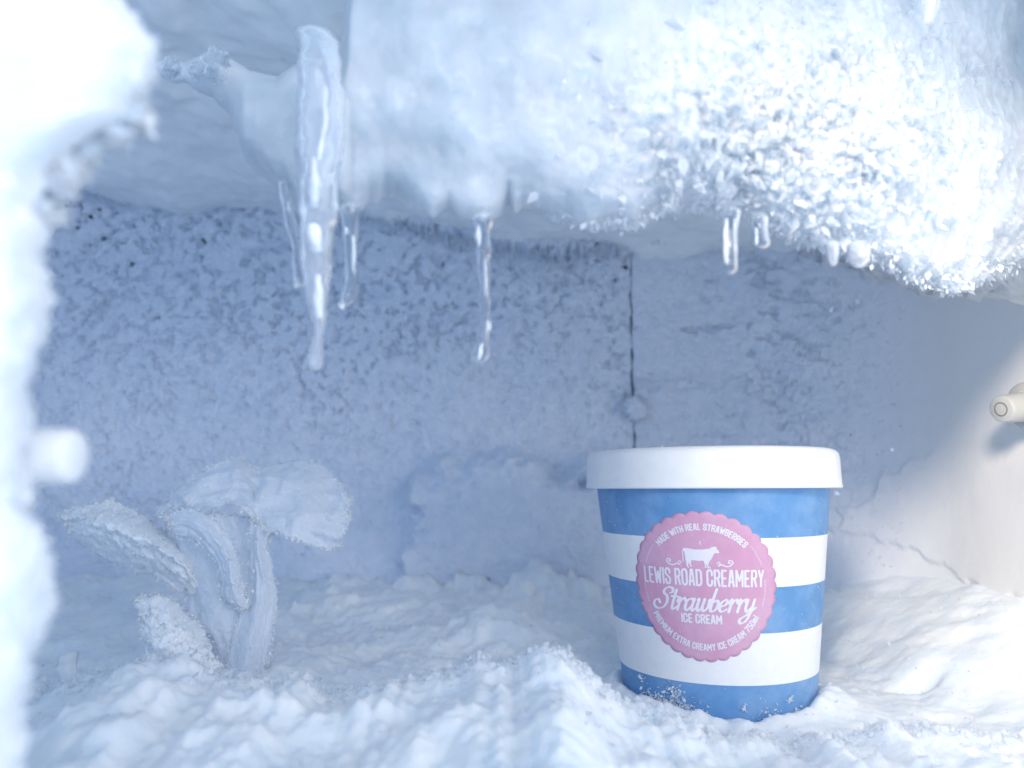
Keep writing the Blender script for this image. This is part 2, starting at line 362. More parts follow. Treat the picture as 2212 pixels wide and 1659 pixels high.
# ---- snowy floor
TX, TY, TZ = 0.0915, 0.345, -0.0925
xs = np.arange(-0.45, 0.30, 0.00095)
ys = np.concatenate([np.arange(0.13, 0.19, 0.0015), np.arange(0.19, 0.42, 0.0009), np.arange(0.42, 0.57, 0.0011)])
X, Y = np.meshgrid(xs, ys, indexing='ij')
def ground(X, Y):
    base = -0.0915 + 0.027 * sm(0.36, 0.55, Y) * sm(0.25, 0.05, X)
    pxr = 1106 + F * X / np.maximum(Y * CT - 0.01, 0.1)
    crest = np.interp(pxr, [-200, 30, 130, 260, 400, 520, 640, 740, 830, 930, 1010, 1080, 1110, 1180, 1215, 1260, 1310, 1360, 1450, 1560, 1700, 1780, 1850, 1980, 2100, 2212, 2500],
                      [1560, 1525, 1480, 1452, 1436, 1440, 1470, 1500, 1488, 1480, 1450, 1432, 1442, 1420, 1414, 1452, 1505, 1540, 1578, 1600, 1598, 1575, 1575, 1590, 1600, 1600, 1600])
    crest = crest + 11 * fbm(X, 0, 0, 120, 4, 0.65)
    Yc = 0.262
    slope = (ST + (829.5 - crest) / F * CT) / (CT - (829.5 - crest) / F * ST)
    zc = Yc * slope
    up = np.maximum(zc - base, 0)
    prof = np.where(Y > Yc, np.exp(-((Y - Yc) / 0.022) ** 2), 1 - 0.35 * sm(Yc, 0.14, Y))
    z = base + up * prof
    # second softer bank behind, left
    z = z + 0.012 * gauss(X, -0.13, 0.06) * gauss(Y, 0.36, 0.05) + 0.010 * gauss(X, 0.0, 0.05) * gauss(Y, 0.43, 0.04)
    # drift climbing the right wall
    z = z + 0.040 * sm(0.150, 0.262, X + 0.008 * fbm(X, Y, 0, 25, 3)) * sm(0.20, 0.42, Y)
    # lumps
    d = np.hypot(X - TX, Y - TY); nt = sm(0.040, 0.085, d)
    sr = 1 - 0.75 * sm(0.13, 0.20, X) * sm(0.24, 0.32, Y)
    z = z + sr * (0.0034 * fbm(X, Y, 1, 42, 2) + 0.0012 * fbm(X, Y, 2, 105, 2) + 0.0009 * fbm(X, Y, 6, 260, 3, 0.65) + 0.0016 * sm(0.42, 0.52, Y) * np.abs(fbm(X, Y, 8, 75, 3))) * (0.3 + 0.7 * nt)
    z = z + 0.00012 * ridged(X, Y, 4, 400, 2) * (0.4 + 0.6 * nt)
    # clump against the wall and crack line where floor frost meets wall
    cl = P(1165, 1235, 0.50); z = z + 0.013 * sm(0.026, 0.010, np.hypot(X - cl[0], (Y - 0.50) * 0.8) + 0.005 * fbm(X, Y, 3, 130, 3))
    for (qx, qy, Yq, rq, hq) in ((905, 1262, 0.515, 0.020, 0.006), (1010, 1255, 0.52, 0.016, 0.007), (1262, 1225, 0.50, 0.018, 0.011), (700, 1300, 0.48, 0.022, 0.007), (1040, 1330, 0.43, 0.02, 0.005)):
        c = P(qx, qy, Yq); z = z + hq * sm(rq, rq * 0.3, np.hypot(X - c[0], Y - Yq) + 0.005 * fbm(X, Y, qx * 0.01, 120, 3))
    # holes at lower right
    for (hx, hy, hr, hd) in ((1985, 1420, 0.006, 0.006), (1960, 1455, 0.004, 0.006), (1990, 1510, 0.005, 0.005), (1890, 1590, 0.004, 0.004)):
        Yh = 0.345 if hy < 1550 else 0.27
        c = P(hx, hy, Yh); z = z - hd * np.exp(-((X - c[0]) / (hr * 1.5)) ** 2 - ((Y - Yh) / hr) ** 2)
    # the tub has pressed a bed and pushed up a little rim
    z = z * nt + (1 - nt) * (-0.0895 + 0.0010 * fbm(X, Y, 7, 200, 3))
    a = np.arctan2(Y - TY, X - TX)
    rim = 0.5 + 0.5 * fbm(np.cos(a), np.sin(a), 3, 2.4, 3)
    z = z + 0.0058 * np.clip(rim, 0, 1.4) * gauss(d, 0.0452, 0.0045)
    z = z + 0.005 * gauss(a, -0.42, 0.28) * gauss(d, 0.049, 0.008) - 0.003 * gauss(a, -1.45, 0.5) * gauss(d, 0.044, 0.006)
    return z
Z = ground(X, Y)
GF = np.stack([X, Y, Z], -1)
floor = meshnp("snow_floor", GF, gridfaces(*X.shape), M['snow']); floor["kind"] = "structure"
p_, q = pick(GF, 2600, 'up'); px, py = proj(*p_.T)
k = (px > -50) & (px < 2260) & (py < 1700)
big = RNG.random(k.sum()) ** 4 * 0.0016 + 0.0006
shards("snow_grain", p_[k], q[k], big, 0.00035, M['crystal'], floor, 1.1, 0.9)
# crumbs of frost heaped along the crest of the front mound
n = 9000; X_ = RNG.uniform(-0.2, 0.2, n); Y_ = 0.262 + RNG.normal(0.002, 0.006, n); Z_ = ground(X_, Y_) 
shards("frost_crumb", np.stack([X_, Y_, Z_], -1), np.tile([0, 0, 1.0], (n, 1)), 0.0008 + 0.0016 * RNG.random(n) ** 3, 0.0005, M['crystal'], floor, 1.0, 0.4)

# ---- frost ledge hanging in front
LX = [330, 350, 380, 420, 460, 490, 520, 535, 570, 610, 640, 690, 730, 760, 793, 820, 852, 900, 936, 970, 1026, 1050, 1074, 1099, 1113, 1150, 1199, 1230, 1269, 1320, 1373, 1425, 1480, 1530, 1560, 1580, 1600, 1640, 1700, 1800, 1850, 1900, 1970, 2050, 2110, 2212, 2420]
LL = [140, 165, 178, 190, 205, 240, 290, 335, 380, 402, 455, 470, 440, 470, 450, 440, 428, 450, 466, 452, 480, 480, 466, 436, 458, 446, 460, 470, 484, 476, 484, 452, 440, 446, 452, 456, 446, 470, 508, 530, 548, 560, 598, 622, 604, 560, 520]
UX = [330, 360, 400, 440, 480, 540, 600, 640, 700, 735, 745, 760, 2420]
UU = [138, 128, 134, 118, 112, 150, 165, 140, 110, 95, 40, -170, -170]
pxs = np.concatenate([np.arange(332, 770, 2.5), np.arange(770, 2420, 3.2)])
nT = 300
t = np.linspace(0, 2*np.pi, nT, endpoint=False)
PX, T = np.meshgrid(pxs, t, indexing='ij')
lo_r = np.interp(PX, LX, LL) + 5 * fbm(PX / 100, 0, 0, 3, 3, 0.6)
kern = np.hanning(41); kern /= kern.sum(); l1 = lo_r[:, 0]; l1 = np.convolve(np.pad(l1, 20, mode='edge'), kern, mode='valid')
l1 = np.where(pxs < 560, lo_r[:, 0], l1); lo = np.repeat(l1[:, None], nT, 1); up = np.interp(PX, UX, UU)
mid = (lo + up) / 2; H = np.maximum((lo - up) / 2, 3)
cs, sn = np.cos(T), np.sin(T)
PY = mid - H * np.sign(cs) * np.abs(cs) ** 0.8
PY = PY + (lo_r - lo) * sm(90, 0, lo - PY)
Yc = np.interp(PX, [330, 700, 1500, 1900, 2212, 2420], [0.225, 0.212, 0.215, 0.235, 0.285, 0.31])
Rf = np.minimum(0.030, 0.004 + H * 0.00022)
Yd = Yc - np.where(sn > 0, Rf * np.abs(sn) ** 0.75, -0.035 * np.minimum(1, H / 150) * np.abs(sn) ** 0.8)
B = P(PX, PY, Yd)
fs = sm(0, 0.35, sn)
lump = 0.0030 * fbm(B[..., 0], B[..., 1], B[..., 2], 50, 2) + 0.0005 * fbm(B[..., 0], B[..., 1], B[..., 2], 190, 3, 0.5)
rough = sm(1400, 1600, PX) * 0.0010 * np.abs(fbm(B[..., 0], B[..., 1], B[..., 2], 260, 3, 0.6))
cf = np.exp(-(((PX - 1750) / 330) ** 2 + ((PY - 270) / 170) ** 2))
lump = lump + rough + cf * 0.0052 * np.abs(fbm(B[..., 0], B[..., 1], B[..., 2], 150, 4, 0.65))
B[..., 1] -= lump * (0.25 + 0.75 * fs) * np.minimum(1, H / 60); B[..., 2] -= lump * 0.5 * np.minimum(1, H / 60)
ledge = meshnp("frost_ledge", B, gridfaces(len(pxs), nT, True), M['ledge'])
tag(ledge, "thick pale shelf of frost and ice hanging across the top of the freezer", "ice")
# coarse crystals on the bright right half
N_ = normals_of(B); N_ = np.where((N_[..., 1] > 0)[..., None], -N_, N_)
n = 34000; ii = RNG.integers(2, len(pxs) - 2, n); jj = RNG.integers(2, nT // 2, n)
pp = B[ii, jj]; nn = N_[ii, jj]; qx, qy = PX[ii, jj], PY[ii, jj]
wgt = 0.9 * np.exp(-(((qx - 1760) / 300) ** 2 + ((qy - 270) / 160) ** 2)) + 0.03 * sm(1400, 1700, qx) + 0.3 * sm(1500, 1700, qx) * sm(90, 10, np.interp(qx, LX, LL) - qy) 
wgt = np.where(qx < 800, 0.0, wgt)
k = RNG.random(n) < wgt
shards("frost_crystal", pp[k], nn[k] + np.array([0, 0, -0.3]), 0.0016 + 0.0030 * RNG.random(k.sum()) ** 3, 0.0007, M['ledgeflake'], ledge, 0.9, 0.25)
# fringe under its rim
n = 2200; qx = RNG.uniform(1180, 2212, n); qy = np.interp(qx, LX, LL) + RNG.normal(-2, 8, n)
Yq = np.interp(qx, [330, 700, 1500, 1900, 2212, 2420], [0.225, 0.212, 0.215, 0.235, 0.285, 0.31]) + RNG.normal(0, 0.006, n)
shards("frost_crystal", P(qx, qy, Yq), np.tile([0, 0, -1.0], (n, 1)), 0.0019, 0.0005, M['ledgeflake'], ledge, 0.55, 0.3)

# ---- icicles
def tube(name, pts, Y, m, seg=28, nz=0.10, seed=0, parent=None):
    """pts: (px, py, radius_px); closed, with a rounded tip"""
    pts = np.array(pts, float); n = len(pts); tt = np.linspace(0, n - 1, 26 * (n - 1) + 1)
    def cr(a):
        i = np.clip(tt.astype(int), 0, n - 2); f = tt - i
        p0 = a[np.clip(i-1, 0, n-1)]; p1 = a[i]; p2 = a[i+1]; p3 = a[np.clip(i+2, 0, n-1)]
        return 0.5 * (2*p1 + (p2-p0)*f + (2*p0-5*p1+4*p2-p3)*f*f + (3*p1-p0-3*p2+p3)*f**3)
    cx, cy, r = cr(pts[:, 0]), cr(pts[:, 1]), np.maximum(cr(pts[:, 2]), 0.4)
    arc = np.concatenate([[0], np.cumsum(np.hypot(np.diff(cx), np.diff(cy)))])
    rt = r[-1]; k = arc[-1] - arc; r = r * np.sqrt(np.clip(1 - np.clip(1 - k / (rt * 1.0), 0, 1) ** 2, 0.0006, 1))
    k0 = arc; r = r * np.sqrt(np.clip(1 - np.clip(1 - k0 / (r[8] * 0.5 + 2), 0, 1) ** 2, 0.0006, 1))
    C = P(cx, cy, Y); R = r / F * Y
    a = np.linspace(0, 2*np.pi, seg, endpoint=False)
    A, I = np.meshgrid(a, np.arange(len(cx)), indexing='xy')
    rr = R[I] * (1 + nz * fbm(np.cos(A) * 0.8, np.sin(A) * 0.8, C[I][..., 2] * 160 + seed * 7, 1.2, 3))
    G = np.stack([C[I][..., 0] + rr*np.cos(A), C[I][..., 1] + rr*np.sin(A), C[I][..., 2]], -1)
    base = Vector(C[0]); G = G - np.array(base)
    o = meshnp(name, G, gridfaces(len(cx), seg, True), m, None)
    o.location = base
    return o
GR_ = "icicles hanging from the frost ledge"
def icicle(label, pts, Y, m='ice', seed=0, nz=0.10, cores=()):
    root = tube("icicle", pts, Y, M[m], seed=seed, nz=nz)
    tag(root, label, "icicle", GR_)
    for cpts in cores:  # white cores: air in the largest icicle, highlights put in as shapes elsewhere
        c = tube("air_and_glint_streak", cpts, Y, M["bagfrost"], seg=12, nz=0.4, seed=seed + 3)
        loc = Vector(c.location) - Vector(root.location); c.parent = root; c.location = loc
    return root
icicle("largest icicle, thick and white at its top and tapering to a clear rounded tip",
       [(676, 62, 36), (690, 130, 50), (692, 260, 50), (690, 400, 43), (686, 520, 37), (686, 600, 31), (688, 680, 19), (690, 708, 12), (684, 745, 13), (680, 775, 16), (680, 800, 14)],
       0.172, 'cloudy', 1, 0.15,
       [[(708, 180, 4), (706, 230, 6), (700, 290, 5), (690, 340, 7)], [(672, 330, 9), (676, 400, 11), (672, 440, 7)], [(676, 480, 18), (680, 515, 22), (684, 545, 15)],
        [(690, 590, 4), (688, 640, 13), (690, 690, 8)]])
icicle("slim clear icicle just left of the thickest one, beaded with a drop",
       [(614, 390, 12), (620, 440, 13), (632, 500, 12), (640, 540, 10), (644, 580, 12), (648, 608, 15), (650, 620, 13)], 0.190, 'ice', 2, 0.15,
       [[(622, 432, 2), (624, 445, 3.5), (627, 458, 2)], [(636, 600, 2), (638, 612, 3.5), (641, 622, 2)]])
icicle("clear curved icicle just right of the thickest one, ending in a drop",
       [(758, 440, 24), (756, 480, 17), (758, 530, 15), (758, 600, 13), (752, 640, 15), (746, 664, 16)], 0.186, 'ice', 3, 0.10,
       [[(744, 488, 2), (745, 496, 4), (746, 504, 2)], [(765, 505, 1.5), (766, 530, 3), (767, 590, 1.5)], [(738, 650, 2), (737, 658, 4), (740, 668, 2)]])
icicle("long knobbly clear icicle hanging alone near the middle of the ledge",
       [(1046, 462, 28), (1044, 500, 18), (1046, 540, 17), (1044, 580, 14), (1048, 640, 11), (1046, 700, 14), (1044, 735, 11), (1036, 765, 17), (1034, 785, 15)], 0.186, 'ice', 4, 0.16,
       [[(1040, 740, 2), (1038, 760, 4), (1034, 778, 3)], [(1031, 485, 3), (1030, 505, 6), (1032, 530, 3)], [(1055, 690, 1.5), (1056, 705, 4), (1054, 718, 2)], [(1050, 560, 1.5), (1052, 600, 2.5), (1050, 640, 1.5)]])
icicle("straight finger-shaped icicle, whitish at its root, in the right half of the ledge",
       [(1580, 450, 24), (1579, 490, 15), (1579, 540, 14), (1579, 580, 14), (1579, 592, 13)], 0.187, 'ice', 5, 0.07,
       [[(1568, 470, 3), (1568, 520, 3.5), (1569, 570, 2.5)], [(1590, 470, 2), (1591, 540, 2)]])
icicle("short stubby icicle with a bubble inside, beside the finger-shaped one",
       [(1640, 462, 20), (1642, 500, 17), (1648, 530, 17), (1650, 536, 15)], 0.188, 'ice', 6, 0.07,
       [[(1632, 490, 3), (1634, 530, 3)]])
icicle("small pointed icicle under the bright frost at the right of the ledge",
       [(1795, 520, 18), (1798, 550, 13), (1800, 574, 7)], 0.190, 'cloudy', 7)
icicle("rounded cloudy icicle stub under the bright frost, furthest right on the ledge",
       [(1852, 520, 24), (1856, 555, 22), (1857, 578, 19)], 0.190, 'cloudy', 8)
icicle("white icicle tip poking down from above the upper right of the ledge",
       [(2020, -60, 30), (2016, -10, 24), (2010, 30, 15), (2004, 52, 6)], 0.17, 'cloudy', 9)
def bead(label, px_, py_, r_, Y, seed):
    R_ = r_ / F * Y; c = P(px_, py_, Y)
    u = np.linspace(0.02, np.pi - 0.02, 20); a = np.linspace(0, 2*np.pi, 24, endpoint=False); U, A = np.meshgrid(u, a, indexing='ij')
    d = np.stack([np.sin(U)*np.cos(A), np.sin(U)*np.sin(A), np.cos(U)*1.2], -1)
    rr = R_ * (1 + 0.25 * fbm(d[..., 0], d[..., 1], d[..., 2] + seed, 1.6, 3))
    o = meshnp("ice_bead", d * rr[..., None], gridfaces(20, 24, True), M['ice']); o.location = c
    tag(o, label, "ice", "clear ice beads at the ledge tip")
bead("clear ice bead at the very tip of the ledge, furthest left", 371, 145, 19, 0.205, 1)
bead("small clear ice bead between two larger ones at the ledge tip", 424, 152, 17, 0.205, 4)
bead("largest clear ice bead, next to the frost at the ledge tip", 466, 140, 31, 0.20, 8)

# ---- left frost column
CY = [-120, 0, 60, 100, 170, 210, 245, 275, 300, 330, 370, 400, 450, 500, 560, 650, 750, 830, 900, 940, 1020, 1060, 1100, 1150, 1200, 1300, 1370, 1450, 1520, 1600, 1700, 1850]
CX = [235, 250, 290, 322, 320, 300, 290, 240, 190, 145, 110, 100, 75, 96, 76, 100, 80, 48, 52, 46, 44, 50, 48, 84, 94, 94, 72, 56, 40, 34, 30, 26]
YC = 0.112
pyg = np.arange(-120, 1850, 3.0); ex = np.interp(pyg, CY, CX)
nC = 90; tC = np.linspace(-1, 1, nC)
PYg, TC = np.meshgrid(pyg, tC, indexing='ij'); EX = np.interp(PYg, CY, CX)
tipm = np.sqrt(np.clip(1 - TC ** 2, 0, 1))
Yg = YC + 0.020 * TC
E = P(EX - 170 * (1 - tipm), PYg, Yg)
X = E[..., 0]; Z = E[..., 2]
G = np.stack([X, Yg, Z], -1)
nz = 0.0010 * fbm(X, Yg, Z, 120, 4, 0.6) + 0.0005 * ridged(X, Yg, Z, 330, 2)
G[..., 0] += nz
# extend both flanks to the left
wing = lambda e: np.concatenate([e - np.array([0.14*(k), 0, 0]) for k in (1,)], 0)
Lf = G[:, :1].copy(); Lf[..., 0] -= 0.20; Lb = G[:, -1:].copy(); Lb[..., 0] -= 0.20
G2 = np.concatenate([Lf, G, Lb], 1)
column = meshnp("frosted_side_frame", G2, gridfaces(*G2.shape[:2], flip=True), M['column'])
tag(column, "bright white frosted frame running down the left edge, out of focus", "frost")
n = 1760; ii = np.concatenate([RNG.integers(1, len(pyg)-1, 1500), RNG.integers(118, 200, 260)]); jj = np.clip(RNG.normal(nC/2, 5, n), 2, nC-3).astype(int)
pp = G[ii, jj]; pyy = pyg[ii]
dirs = np.tile([1.0, 0.1, -0.25], (n, 1)); Ls = np.where((pyy > 240) & (pyy < 460), 0.0042, 0.0011)
shards("frost_crystal", pp, dirs, Ls, 0.0005, M['bagfrost'], column, 0.5, 0.9)

def lathe(name, prof, m, seg=64, parent=None, smooth=True):
    prof = np.array(prof, float); a = np.linspace(0, 2*np.pi, seg, endpoint=False)
    A, R_ = np.meshgrid(a, prof[:, 0], indexing='xy'); Zz = np.repeat(prof[:, 1][:, None], seg, 1)
    return meshnp(name, np.stack([R_*np.cos(A), R_*np.sin(A), Zz], -1), gridfaces(len(prof), seg, True), m, parent, smooth)
def peg(label, loc, axis, r, length, flange, mt, ring=True):
    root = empty("shelf_peg", tuple(loc)); root.rotation_euler = Vector(axis).to_track_quat('Z', 'Y').to_euler()
    b_ = r * 0.18
    lathe("peg_body", [(r*1.12, -0.012), (r*1.08, 0), (r*1.0, length - b_*2), (r*0.96, length - b_), (r*0.92, length - b_*0.3), (r*0.82, length), (0.00001, length + r*0.03)], mt, 48, root)
    if flange: lathe("flange", [(r*1.75, -0.006), (r*1.75, -0.0015), (r*1.6, -0.0002), (r*1.15, 0.0005)], mt, 48, root)
    if ring: lathe("end_ring", [(r*0.50, length+r*0.02), (r*0.50, length+r*0.05), (r*0.44, length+r*0.05), (r*0.44, length+r*0.02)], M['ring'], 40, root)
    tag(root, label, "peg")
pr = P(2163, 884, 0.345)
peg("grey plastic shelf peg with a ringed end on the right wall", pr - 0.016*np.array([-0.945, -0.29, -0.12]), (-0.945, -0.29, -0.12), 0.0066, 0.016, True, M['peg'])
pl = P(165, 980, 0.118)
peg("out-of-focus white shelf peg sticking out of the frosted left frame", pl - np.array([0.022, 0, 0]), (1, 0, -0.02), 0.0043, 0.022, False, M['pegwhite'], False)

# ================================================================== THE TUB
tub = empty("ice_cream_tub", (TX, TY, TZ))
tag(tub, "blue and white striped ice cream tub with a white lid and scalloped pink badge", "tub")
tub.rotation_euler = (0, math.radians(-0.2), 0)
ZL = -TZ                     # height of lid's lower edge in tub coordinates
R0, R1 = 0.0408, 0.0516
def rad(z): return R0 + (R1 - R0) * z / ZL
bnd = [0.0] + [ZL + v for v in (-0.0766, -0.0566, -0.0388, -0.0196)] + [ZL + 0.006]
SEG = 160
def band(name, z0, z1, m, first=False, last=False):
    zs = list(np.linspace(z0, z1, 6)); prof = [(rad(z), z) for z in zs]
    if first: prof = [(0.00001, 0.0035), (R0 - 0.004, 0.0035), (R0 - 0.0025, 0.0004), (R0 - 0.0012, 0.0), (rad(0.0012), 0.0012)] + prof[1:]
    return lathe(name, prof, m, SEG, tub)
body = empty("cup"); body.parent = tub
for i in range(5):
    o = band("stripe", bnd[i], bnd[i+1], M['blue'] if i % 2 == 0 else M['card_white'], i == 0)
    o.parent = body
    o["label"] = "printed blue stripe" if i % 2 == 0 else "printed white stripe"
# overlapping paper seam at the right side of the cup
zs = np.linspace(0.002, ZL - 0.0005, 12); phs = np.radians(np.array([73.5, 74.0, 80])) 
# lid
RL = 0.0563
lid = lathe("lid", [(R1 - 0.0005, ZL + 0.0008), (RL - 0.0008, ZL - 0.0002), (RL + 0.0001, ZL), (RL + 0.0003, ZL + 0.0006), (RL + 0.0001, ZL + 0.0014), (RL, ZL + 0.0025), (RL - 0.0002, ZL + 0.0130), (RL - 0.0006, ZL + 0.0148),
                    (RL - 0.0019, ZL + 0.0161), (RL - 0.0032, ZL + 0.0166), (RL - 0.0045, ZL + 0.0164), (RL - 0.0055, ZL + 0.0145), (0.00001, ZL + 0.0142)], M['lid'], 180, tub)

# badge: (a, b) in badge radii -> cone surface
BR = 0.0290; PHC = math.radians(-20.0); ZC = ZL - 0.0385
def on_cup(a, b, off, rot=math.radians(0.3)):
    a2 = a * math.cos(rot) + b * math.sin(rot); b2 = -a * math.sin(rot) + b * math.cos(rot)
    z = ZC + b2 * BR; r = rad(z); ph = PHC + a2 * BR / rad(ZC)
    rr = r + off
    return np.stack([rr * np.sin(ph), -rr * np.cos(ph), z], -1)
th = np.linspace(0, 2*np.pi, 340, endpoint=False); rr = np.concatenate([np.linspace(0.02, 0.95, 16), [1.0]])
T, R_ = np.meshgrid(th, rr, indexing='xy')
edge = 1 + 0.018 * np.abs(np.sin(T * 17)) ** 0.8 * 2 - 0.018
RR = R_ * np.where(R_ > 0.5, 1 + (edge - 1) * (R_ - 0.5) / 0.5, 1)
G = on_cup(RR * np.sin(T), RR * np.cos(T), 0.00022)
e = on_cup(RR[-1] * np.sin(T[-1]), RR[-1] * np.cos(T[-1]), 0.0); c0 = on_cup(np.zeros(340), np.zeros(340), 0.00022)
G = np.concatenate([c0[None], G, e[None]], 0)
badge = meshnp("badge", G, gridfaces(len(G), 340, True), M['pink'], tub); badge["label"] = "scalloped pink badge"

# ---- printed marks: signed-distance raster of strokes -> clean outline mesh
class Print:
    def __init__(s, n=760): 
        s.n = n; g = np.linspace(-1, 1, n); s.g = g; s.D = np.full((n, n), -1.0)      # D>0 inside; D[i(a), j(b)]
    def _box(s, x0, x1, y0, y1, m):
        i0 = max(0, np.searchsorted(s.g, x0 - m)); i1 = min(s.n, np.searchsorted(s.g, x1 + m) + 1)
        j0 = max(0, np.searchsorted(s.g, y0 - m)); j1 = min(s.n, np.searchsorted(s.g, y1 + m) + 1)
        return i0, i1, j0, j1
    def seg(s, p, q, w0, w1=None):
        w1 = w0 if w1 is None else w1; m = max(w0, w1) + 0.02
        i0, i1, j0, j1 = s._box(min(p[0], q[0]), max(p[0], q[0]), min(p[1], q[1]), max(p[1], q[1]), m)
        if i0 >= i1 or j0 >= j1: return
        A, Bb = np.meshgrid(s.g[i0:i1], s.g[j0:j1], indexing='ij')
        dx, dy = q[0]-p[0], q[1]-p[1]; l2 = dx*dx + dy*dy + 1e-12
        t = np.clip(((A-p[0])*dx + (Bb-p[1])*dy) / l2, 0, 1)
        d = (w0 + (w1-w0)*t) - np.hypot(A-p[0]-t*dx, Bb-p[1]-t*dy)
        s.D[i0:i1, j0:j1] = np.maximum(s.D[i0:i1, j0:j1], d)
    def line(s, pts, w, wf=None):
        for k in range(len(pts)-1):
            a = w if wf is None else wf[k]; b = w if wf is None else wf[k+1]
            s.seg(pts[k], pts[k+1], a, b)
    def poly(s, pts):
        pts = np.array(pts); i0, i1, j0, j1 = s._box(pts[:,0].min(), pts[:,0].max(), pts[:,1].min(), pts[:,1].max(), 0.02)
        A, Bb = np.meshgrid(s.g[i0:i1], s.g[j0:j1], indexing='ij'); ins = np.zeros(A.shape, bool); dm = np.full(A.shape, 9.0)
        for k in range(len(pts)):
            p, q = pts[k], pts[(k+1) % len(pts)]
            c = (p[1] > Bb) != (q[1] > Bb)
            with np.errstate(divide='ignore', invalid='ignore'): xx = (q[0]-p[0])*(Bb-p[1])/(q[1]-p[1]+1e-15)+p[0]
            ins ^= c & (A < xx)
            dx, dy = q-p; t = np.clip(((A-p[0])*dx+(Bb-p[1])*dy)/(dx*dx+dy*dy+1e-12), 0, 1)
            dm = np.minimum(dm, np.hypot(A-p[0]-t*dx, Bb-p[1]-t*dy))
        s.D[i0:i1, j0:j1] = np.maximum(s.D[i0:i1, j0:j1], np.where(ins, dm, -dm))
    def build(s, name, label=None):
        D = s.D; g = s.g; tris = []
        ins = D > 0
        a = ins[:-1, :-1].astype(int) + 2*ins[1:, :-1] + 4*ins[1:, 1:] + 8*ins[:-1, 1:]
        # full cells, merged in short runs along a
        V = []; Fq = []; Ft = []
        full = a == 15
        for j in np.where(full.any(0))[0]:
            col = full[:, j]; i = 0; idx = np.where(col)[0]
            if len(idx) == 0: continue
            st = idx[0]; pv = st
            runs = []
            for v in list(idx[1:]) + [-9]:
                if v != pv + 1 or v - st >= 14:
                    runs.append((st, pv + 1)); st = v
                pv = v
            for (u0, u1) in runs:
                k = len(V); V += [(g[u0], g[j]), (g[u1], g[j]), (g[u1], g[j+1]), (g[u0], g[j+1])]; Ft += [(k, k+1, k+2), (k, k+2, k+3)]
        for i, j in zip(*np.where((a > 0) & (a < 15))):
            c = [(i, j), (i+1, j), (i+1, j+1), (i, j+1)]; poly = []
            for q in range(4):
                c0, c1 = c[q], c[(q+1) % 4]; d0, d1 = D[c0], D[c1]
                if d0 > 0: poly.append((g[c0[0]], g[c0[1]]))
                if (d0 > 0) != (d1 > 0):
                    t = d0 / (d0 - d1); poly.append((g[c0[0]] + t*(g[c1[0]]-g[c0[0]]), g[c0[1]] + t*(g[c1[1]]-g[c0[1]])))
            if len(poly) >= 3:
                k = len(V); V += poly; Ft += [(k, k+x, k+x+1) for x in range(1, len(poly)-1)]
        V = np.array(V); G = on_cup(V[:, 0], V[:, 1], 0.00034)
        o = meshnp(name, G, Ft, M['print'], badge, smooth=False)
        if label: o["label"] = label
        return o
c_ = 0.22
FONT = {  # strokes in a 1 wide x 1 high cell
 'A': [[(0,0),(0.36,1),(0.64,1),(1,0)], [(0.16,0.27),(0.84,0.27)]],
 'B': [[(0,0),(0,1),(0.75,1),(1,0.86),(1,0.66),(0.8,0.53),(0,0.53)], [(0.8,0.53),(1,0.4),(1,0.14),(0.75,0),(0,0)]],
 'C': [[(1,0.68),(1,0.86),(0.75,1),(0.25,1),(0,0.86),(0,0.14),(0.25,0),(0.75,0),(1,0.14),(1,0.32)]],
 'D': [[(0,0),(0,1),(0.7,1),(1,0.84),(1,0.16),(0.7,0),(0,0)]],
 'E': [[(0.9,1),(0,1),(0,0),(0.9,0)], [(0,0.5),(0.75,0.5)]],
 'H': [[(0,0),(0,1)], [(1,0),(1,1)], [(0,0.5),(1,0.5)]],
 'I': [[(0.5,0),(0.5,1)]],
 'L': [[(0,1),(0,0),(0.9,0)]],
 'M': [[(0,0),(0,1),(0.5,0.35),(1,1),(1,0)]],
 'O': [[(0.25,0),(0,0.14),(0,0.86),(0.25,1),(0.75,1),(1,0.86),(1,0.14),(0.75,0),(0.25,0)]],
 'P': [[(0,0),(0,1),(0.75,1),(1,0.86),(1,0.6),(0.75,0.46),(0,0.46)]],
 'R': [[(0,0),(0,1),(0.75,1),(1,0.86),(1,0.64),(0.75,0.5),(0,0.5)], [(0.6,0.5),(1,0)]],
 'S': [[(1,0.72),(1,0.86),(0.75,1),(0.25,1),(0,0.86),(0,0.66),(1,0.36),(1,0.14),(0.75,0),(0.25,0),(0,0.14),(0,0.28)]],
 'T': [[(0,1),(1,1)], [(0.5,1),(0.5,0)]],
 'U': [[(0,1),(0,0.14),(0.25,0),(0.75,0),(1,0.14),(1,1)]],
 'W': [[(0,1),(0.22,0),(0.5,0.75),(0.78,0),(1,1)]],
 'X': [[(0,0),(1,1)], [(0,1),(1,0)]],
 'Y': [[(0,1),(0.5,0.48),(1,1)], [(0.5,0.48),(0.5,0)]],
 '7': [[(0,1),(1,1),(0.35,0)]],
 '5': [[(0.95,1),(0,1),(0,0.56),(0.75,0.6),(1,0.45),(1,0.14),(0.75,0),(0.2,0),(0,0.12)]],
 '0': [[(0.25,0),(0,0.14),(0,0.86),(0.25,1),(0.75,1),(1,0.86),(1,0.14),(0.75,0),(0.25,0)]],
 'm': [[(0,0),(0,0.68)], [(0,0.55),(0.25,0.68),(0.5,0.55),(0.5,0)], [(0.5,0.55),(0.75,0.68),(1,0.55),(1,0)]],
 'l': [[(0.3,1),(0.3,0.08),(0.6,0)]],
}
WID = {'I': 0.02, 'M': 1.35, 'W': 1.5, 'm': 1.2, 'l': 0.35, 'E': 0.85, 'L': 0.8}
